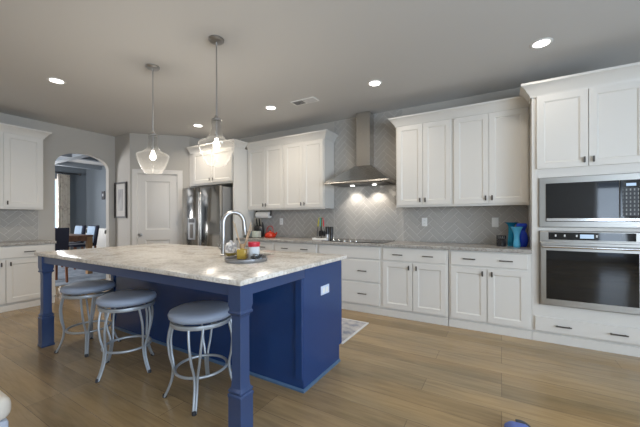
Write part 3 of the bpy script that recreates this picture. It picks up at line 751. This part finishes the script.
bm = B(); box(bm, -.085, .085, -.014, -.012, -.20, .20); obj('print', bm, noise_color(mat('grey_print', (.3, .3, .3), .5), 6, [(.3, (.10, .10, .10)), (.55, (.30, .29, .28)), (.75, (.46, .45, .44))], 3, (1, 1, .35)), t)

# ---------------------------------------------------------------- things on the island
t = thing('serving_tray', 'round grey tray on the island', 'tray', (-1.685, 1.745, .9145))
bm = B(); lathe(bm, [(0, .004), (.150, .004), (.153, .025), (.160, .026), (.160, .010), (.155, 0), (0, 0)], 40); obj('dish', bm, mat('pewter', (.30, .30, .31), .35, .5), t)
t = thing('reed_diffuser', 'amber reed diffuser bottle on the grey tray', 'diffuser', (-1.76, 1.78, .9195))
bm = B(); box(bm, -.035, .035, -.035, .035, 0, .078); o = obj('bottle', bm, M['amber'], t, .007, 3); o.rotation_euler = (0, 0, .5)
bm = B(); lathe(bm, [(0, .077), (.016, .077), (.016, .088), (0, .088)], 16); obj('neck', bm, M['amber'], t)
bm = B(); lathe(bm, [(.012, .086), (.020, .086), (.020, .118), (.012, .118)], 16, closed=True); obj('collar', bm, mat('pale_wood', (.42, .28, .15), .6), t)
for dx, dy, hh in ((-.055, -.045, .30), (-.06, -.02, .28), (.055, .045, .27), (.065, .03, .29), (.05, .06, .25)):
    bm = B(); tube(bm, [(-dx*.15, -dy*.15, .02), (dx, dy, hh)], .0028, 6); obj('reed', bm, mat('reed', (.55, .40, .26), .7), t)
t = thing('candle_jar', 'white candle jar with a red lid on the grey tray', 'candle', (-1.665, 1.81, .9195))
bm = B(); lathe(bm, [(0, 0), (.040, 0), (.044, .006), (.044, .095), (.040, .10), (0, .10)], 28); obj('jar', bm, mat('white_glass', (.72, .74, .76), .12), t)
bm = B(); lathe(bm, [(0, .10), (.045, .10), (.046, .103), (.046, .132), (.043, .136), (0, .136)], 28); obj('lid', bm, mat('red_lid', (.60, .025, .05), .35), t)
t = thing('decorative_knot', 'small dark metal knot ornament lying on the right of the tray', 'ornament', (-1.58, 1.755, .950))
bm = B(); tube(bm, [((.032+.013*math.cos(3*a))*math.cos(2*a), (.032+.013*math.cos(3*a))*math.sin(2*a), .013*math.sin(3*a)) for a in [2*PI*i/60 for i in range(60)]], .007, 8, closed=True); obj('loops', bm, mat('dark_pewter', (.14, .15, .16), .35, .7), t)
t = thing('ornament_jar', 'round white patterned ornament jar beside the faucet', 'ornament', (-1.985, 1.875, .9145)); t.scale = (1.15, 1.15, 1.2)
bm = B(); lathe(bm, [(0, 0), (.026, 0), (.028, .006), (.040, .025), (.046, .050), (.043, .078), (.030, .096), (.012, .103), (.010, .112), (0, .114)], 28)
obj('jar', bm, noise_color(mat('white_lattice', (.8, .8, .8), .4), 40, [(.42, (.40, .40, .42)), (.52, (.80, .79, .78))], 1), t)
bm = B(); lathe(bm, [(.0275, .006), (.037, .019), (.041, .028), (.043, .028), (.040, .018), (.030, .005)], 28, closed=True); obj('band', bm, mat('olive_gold', (.25, .20, .05), .35, .3), t)

# ---------------------------------------------------------------- things on the range counter
CZ = .9145
def vase(label, loc, prof, m, group='blue glass vases'):
    t = thing('glass_vase', label, 'vase', loc, 0, group)
    P = smooth_path([(r, 0, z) for r, z in prof], 4); P = [(max(p.x, .004), p.z) for p in P]
    bm = B(); lathe(bm, [(0, 0)] + P + [(max(r-.005, .002), z) for r, z in P[::-1] if z > .012] + [(0, .012)], 36); obj('body', bm, m, t, sharp=60); return t
vase('tall teal glass vase with a flared rim, leftmost of the blue vases', (.10, 4.21, CZ), [(.040, 0), (.038, .05), (.033, .14), (.032, .21), (.040, .245), (.072, .272)], M['teal'])
vase('pale aqua glass vase flaring at the top, in the middle of the blue vases', (.145, 4.01, CZ), [(.030, 0), (.036, .03), (.028, .09), (.030, .14), (.044, .19), (.062, .225)], M['aqua'])
vase('cobalt blue glass bottle vase with a ruffled neck, rightmost of the blue vases', (.198, 4.15, CZ), [(.045, 0), (.060, .04), (.062, .10), (.050, .145), (.036, .175), (.040, .20), (.054, .235), (.046, .262)], M['cobalt'])
t = thing('candle_holder', 'small dark openwork candle holder left of the blue vases', 'candle holder', (.0, 4.10, CZ))
bm = B(); lathe(bm, [(0, 0), (.045, 0), (.045, .006), (0, .006)], 24)
for z in (.012, .06, .118): tube(bm, [(.046*math.cos(2*PI*i/28), .046*math.sin(2*PI*i/28), z) for i in range(28)], .005, 6, closed=True)
for k in range(12):
    a = 2*PI*k/12; tube(bm, [(.046*math.cos(a+d), .046*math.sin(a+d), z) for d, z in ((0, .01), (.26, .06), (0, .118))], .0035, 6)
obj('cage', bm, M['rubber'], t)
bm = B(); lathe(bm, [(0, .006), (.036, .006), (.037, .085), (.034, .085), (.033, .05), (0, .05)], 24); obj('glass_cup', bm, mat('smoked_glass', (.05, .045, .04), .08), t)

t = thing('paper_towel_roll', 'white paper towel roll mounted under the corner upper cabinet', 'paper towels', (-3.60, 4.16, 1.385))
bm = B(); tube(bm, [(-.14, 0, -.085), (.14, 0, -.085)], .058, 28); obj('roll', bm, noise_bump(mat('paper', (.84, .82, .79), .9), 90, .1), t)
bm = B(); tube(bm, [(-.17, 0, -.085), (.17, 0, -.085)], .008, 10)
for s in (-1, 1): box(bm, s*.165-.006, s*.165+.006, -.015, .015, -.10, -.006)
box(bm, -.17, .17, -.015, .015, -.012, -.005)
obj('holder', bm, M['bronze'], t)
t = thing('knife_block', 'black slanted knife block beside the refrigerator panel', 'knife block', (-3.725, 4.19, CZ)); t.scale = (1.25, 1.1, 1.3)
bm = B(); prism(bm, [(-.10, 0), (.06, 0), (.10, .10), (-.03, .20), (-.12, .12)], 'x', -.06, .06); o = obj('block', bm, M['black'], t, .004); o.rotation_euler = (0, 0, .5)
for k in range(5):
    bm = B(); x = -.04+.02*k
    p0 = Vector((x, .02, .15)); d = Vector((0, -.55, .8)).normalized(); d = Matrix.Rotation(.5, 3, 'Z') @ Vector((0, -.62, .78)); p0 = Matrix.Rotation(.5, 3, 'Z') @ Vector((x, -.075, .16))
    tube(bm, [p0, p0+d*.11], .009, 8); tag(obj('knife_handle', bm, M['black'] if k % 2 else mat('steel_handle', (.6, .58, .5), .3, .6), t))
t = thing('toaster', 'low grey toaster with a pale end, on the counter by the refrigerator panel', 'toaster', (-3.68, 3.95, CZ)); t.scale = (1.15, 1, 1)
bm = B(); box(bm, -.13, .05, -.06, .06, .008, .105); obj('housing', bm, mat('grey_green_enamel', (.16, .19, .19), .35), t, .012, 3)
bm = B(); box(bm, .045, .14, -.06, .06, .004, .11); obj('end_panel', bm, mat('pale_green_enamel', (.52, .56, .48), .4), t, .012, 3)
bm = B(); box(bm, -.10, .03, -.035, -.012, .104, .107); box(bm, -.10, .03, .012, .035, .104, .107); obj('slots', bm, M['black'], t)
bm = B(); box(bm, -.05, -.02, -.075, -.058, .06, .072); obj('lever', bm, M['chrome'], t, .002)
t = thing('kettle', 'red kettle on the counter beside the toaster', 'kettle', (-3.40, 4.10, CZ))
red = mat('red_enamel', (.55, .035, .012), .25)
bm = B(); lathe(bm, [(0, 0), (.085, 0), (.095, .012), (.098, .035), (.088, .065), (.060, .088), (.028, .095), (0, .096)], 32); obj('body', bm, red, t, sharp=60)
bm = B(); lathe(bm, [(0, .095), (.03, .095), (.026, .102), (.010, .106), (.010, .118), (.014, .126), (0, .132)], 20); obj('lid', bm, red, t)
bm = B(); tube(bm, [(.08, 0, .035), (.12, 0, .06), (.15, -.01, .09)], [.022, .015, .010], 10); obj('spout', bm, red, t)
bm = B(); tube(bm, smooth_path([(-.075, 0, .075), (-.07, 0, .14), (-.03, 0, .19), (.03, 0, .19), (.06, 0, .14), (.06, 0, .08)], 5), .008, 8); obj('handle', bm, mat('dark_red', (.40, .05, .05), .4), t)

# revolving stand with hung cooking tools
UX, UY = -2.41, 4.13
t = thing('utensil_stand', 'black stand carrying coloured cooking tools left of the cooktop', 'utensil stand', (UX, UY, CZ))
bm = B(); lathe(bm, [(0, 0), (.06, 0), (.06, .010), (.012, .018), (0, .018)], 24); obj('base', bm, M['black'], t)
bm = B(); tube(bm, [(0, 0, .015), (0, 0, .33)], .006, 8); obj('pole', bm, M['black'], t)
bm = B(); tube(bm, [(.028*math.cos(2*PI*i/20), .028*math.sin(2*PI*i/20), .32) for i in range(20)], .003, 6, closed=True); tube(bm, [(-.028, 0, .32), (.028, 0, .32)], .003, 6); tube(bm, [(0, -.028, .32), (0, .028, .32)], .003, 6); obj('hook_ring', bm, M['black'], t)
for k, (a, c, nm) in enumerate(((-2.4, (.55, .48, .02), 'yellow'), (-1.3, (.05, .38, .30), 'teal green'), (-.2, (.60, .03, .05), 'red'), (2.0, (.55, .40, .03), 'gold'))):
    u = thing('cooking_tool', f'{nm} handled cooking tool hung on the black stand', 'utensil', (UX+.034*math.cos(a), UY+.034*math.sin(a), CZ+.02), a, 'cooking tools on the stand')
    bm = B(); tube(bm, smooth_path([(0, 0, .318), (.008, 0, .27), (.018, 0, .18)], 4), [.006]*4+[.009]*5, 8); obj('handle', bm, mat('handle_'+nm.replace(' ', '_'), c, .4), u)
    bm = B(); tube(bm, [(.018, 0, .182), (.028, 0, .10)], .004, 6)
    prism(bm, [(-.022, .03), (.022, .03), (.026, .09), (.012, .115), (-.012, .115), (-.026, .09)], 'x', .026, .032); obj('head', bm, M['black'], u)
for x, y, lab in ((-2.285, 4.10, 'black and silver pepper mill, left one of the pair'), (-2.215, 4.10, 'black and silver pepper mill, right one of the pair')):
    t = thing('pepper_mill', lab, 'pepper mill', (x, y, CZ), 0, 'pepper mills left of the cooktop')
    bm = B(); lathe(bm, [(0, 0), (.024, 0), (.026, .006), (.024, .03), (.026, .085), (0, .085)], 20); obj('body', bm, mat('mill_body', (.55, .55, .55) if 'left' in lab else (.06, .06, .06), .25, .3), t)
    bm = B(); lathe(bm, [(0, .085), (.029, .085), (.030, .10), (.030, .19), (.026, .198), (0, .20)], 20); obj('cap', bm, M['black'], t)
t = thing('spoon_rest', 'long white ceramic spoon rest in front of the utensil stand', 'spoon rest', (-2.33, 3.96, CZ))
bm = B(); prism(bm, [(-.11, 0), (.10, 0), (.11, .012), (.10, .03), (.04, .026), (-.07, .026), (-.11, .036), (-.125, .03), (-.12, .01)], 'y', -.035, .035); obj('dish', bm, M['plate'], t, .006, 2)

# ---------------------------------------------------------------- rugs
def rug(label, x0, x1, y0, y1, m, border):
    t = thing('rug', label, 'rug', ((x0+x1)/2, (y0+y1)/2, 0)); w, h = (x1-x0)/2, (y1-y0)/2
    bm = B(); box(bm, -w+.02, w-.02, -h+.02, h-.02, .0005, .009); obj('field', bm, m, t)
    bm = B(); box(bm, -w, w, -h, -h+.02, .0005, .010); box(bm, -w, w, h-.02, h, .0005, .010); box(bm, -w, -w+.02, -h+.02, h-.02, .0005, .010); box(bm, w-.02, w, -h+.02, h-.02, .0005, .010); obj('border', bm, border, t)
rug('pale patterned runner rug on the floor between island and range wall', -2.9, -1.345, 2.72, 3.41, noise_color(mat('runner_weave', (.5, .5, .5), .9), 7, [(.35, (.22, .24, .30)), (.5, (.46, .45, .46)), (.65, (.60, .58, .55))], 5), mat('runner_edge', (.68, .68, .68), .9))
rug('large pale blue grey rug under the dining table', -10.9, -7.05, 1.2, 4.4, noise_color(mat('dining_weave', (.5, .5, .5), .9), 5, [(.35, (.22, .28, .36)), (.6, (.42, .48, .56))], 5), mat('dining_edge', (.35, .40, .48), .9))

# ---------------------------------------------------------------- dining furniture
dwood = noise_color(mat('brown_table_wood', (.2, .1, .05), .35), 3, [(.3, (.16, .075, .045)), (.7, (.28, .14, .08))], 5, (1, 12, 1))
lwood = noise_color(mat('light_table_leg_wood', (.4, .2, .1), .4), 3, [(.3, (.34, .19, .09)), (.7, (.46, .27, .13))], 5, (12, 12, 1))
RZ = .011
t = thing('dining_table', 'brown wooden dining table seen through the arch', 'table', (-9.10, 2.78, RZ))
bm = B(); box(bm, -1.2, 1.2, -.60, .60, .83, .87); obj('tabletop', bm, dwood, t, .006)
bm = B(); box(bm, -1.12, 1.12, -.52, -.495, .74, .83); box(bm, -1.12, 1.12, .525, .55, .74, .83); box(bm, -1.145, -1.12, -.495, .525, .74, .83); box(bm, 1.12, 1.145, -.495, .525, .74, .83); obj('apron', bm, dwood, t)
for x in (-1.11, 1.11):
    for y in (-.52, .55):
        bm = B(); box(bm, x-.05, x+.05, y-.05, y+.05, 0, .83); obj('leg', bm, lwood, t, .004)
darkf = mat('navy_black_fabric', (.022, .024, .045), .8); litblue = mat('window_lit_blue_fabric', (.36, .47, .60), .8); cleg = mat('red_brown_leg', (.20, .07, .03), .4)  # the pale blue is window light put into the chair back colour
def make_chair():
    t = thing('dining_chair', '', 'chair', (0, 0, RZ), 0, 'dining chairs around the table')   # faces +y
    bm = B(); box(bm, -.23, .23, -.22, .24, .54, .60); obj('seat', bm, darkf, t, .015, 2)
    bm = B(); vs = box(bm, -.23, .23, -.25, -.19, .56, 1.06)
    for v in vs:
        if v.co.z > 1: v.co.y -= .07
    obj('backrest', bm, darkf, t, .012, 2)
    bm = B(); vs = box(bm, -.20, .20, -.195, -.165, .62, 1.04)
    for v in vs:
        if v.co.z > 1: v.co.y -= .058
    tag(obj('back_cushion', bm, litblue, t, .012, 2), 'back cushion tinted like blue window light')
    for x in (-.2, .2):
        for y in (-.22, .21):
            bm = B(); d = -.05 if y < 0 else 0
            vs = box(bm, x-.02, x+.02, y-.02, y+.02, 0, .56)
            for v in vs:
                if v.co.z < .1: v.co.y += d; v.co.x = x+(v.co.x-x)*.75
            obj('leg', bm, cleg, t)
    return t
ch = make_chair()
for i, (x, y, a, lab) in enumerate(((-7.52, 2.45, PI/2, 'dark high backed dining chair at the near end of the table, back to us'),
        (-9.15, 3.64, PI, 'dining chair with a back tinted like blue window light on the right, nearer the white wainscot'),
        (-9.86, 3.64, PI, 'dining chair with a back tinted like blue window light behind the middle of the dining table'))):
    o = ch if i == 0 else copy_tree(ch)
    o.location = (x, y, RZ); o.rotation_euler = (0, 0, a); o['label'] = lab
# curtain and rod
fab = noise_color(mat('floral_curtain', (.5, .4, .35), .85), 9, [(.32, (.36, .30, .26)), (.44, (.60, .55, .48)), (.62, (.66, .62, .55)), (.75, (.50, .38, .33))], 4)
t = thing('curtain', 'beige floral curtain hanging beside the dining room window', 'curtain', (-11.87, 4.25, 2.66))
bm = B(); n = 60; A = []; 
for zz in (-.02, -2.62):
    for dd in (0, .012):
        A.append([bm.verts.new((.05*math.sin(i*.75)*(1 if zz > -1 else 1.2)+dd, -.16+.31*i/n, zz)) for i in range(n+1)])
for i in range(n):
    for a, b in ((0, 2), (3, 1), (1, 0), (2, 3)): bm.faces.new((A[a][i], A[a][i+1], A[b][i+1], A[b][i]))
bm.faces.new((A[0][0], A[2][0], A[3][0], A[1][0])); bm.faces.new((A[0][n], A[1][n], A[3][n], A[2][n]))
obj('cloth', bm, fab, t, sharp=70)
t = thing('curtain_rod', 'black curtain rod above the dining room window', 'curtain rod', (-11.87, 4.0, 2.69))
bm = B(); tube(bm, [(0, -1.3, 0), (0, .68, 0)], .018, 10); obj('pole', bm, M['black'], t)
for y in (-1.2, .55):
    bm = B(); tube(bm, [(0, y, 0), (-.075, y, 0)], .010, 8); obj('bracket', bm, M['black'], t)
bm = B(); lathe(bm, [(0, -.04), (.03, -.02), (.035, 0), (.03, .02), (0, .04)], 12); obj('finial', bm, M['black'], t, loc=(0, .70, 0))
t = thing('wall_control', 'small dark wall control on the blue dining room wall near the arch', 'wall control', (-10.78, 4.9, 1.98))  # wall control with a small screen, gives no light
bm = B(); box(bm, -.09, .09, -.03, -.001, -.13, .13); obj('housing', bm, M['rubber'], t, .01)
bm = B(); box(bm, -.035, .035, -.034, -.029, -.03, .05); obj('screen', bm, mat('grey_screen', (.35, .36, .38), .3), t)

# ---------------------------------------------------------------- things cut off by the bottom edge
cream = noise_bump(mat('cream_upholstery', (.62, .57, .50), .85), 150, .15)
t = thing('ottoman', 'cream upholstered ottoman at the bottom left corner of the photo', 'ottoman', (-2.085, .275, 0))
bm = B(); box(bm, -.30, .22, -.35, .20, .06, .36); obj('base', bm, mat('pale_blue_grey_upholstery', (.40, .44, .52), .85), t, .02, 2)
bm = B(); box(bm, -.31, .23, -.36, .21, .355, .46); obj('cushion', bm, cream, t, .04, 4)
for x in (-.26, .18):
    for y in (-.31, .16):
        bm = B(); lathe(bm, [(0, 0), (.018, 0), (.024, .062), (0, .062)], 12); obj('foot', bm, M['rubber'], t, loc=(x, y, 0))
t = thing('dog_toy', 'small blue and black soft toy on the wood floor at the bottom edge', 'toy', (.085, 2.085, 0), .3)
bm = B(); prof = [(-.07, 0), (.06, 0), (.075, .02), (.05, .045), (-.03, .055), (-.065, .035)]; prism(bm, prof, 'y', -.045, .045); obj('body', bm, mat('blue_fabric', (.12, .17, .45), .8), t, .012, 2)
bm = B(); tube(bm, smooth_path([(.0, .048, .052), (.03, .048, .05), (.058, .045, .036), (.078, .03, .018), (.082, -.02, .012)], 4), .008, 8); obj('edging', bm, M['rubber'], t)
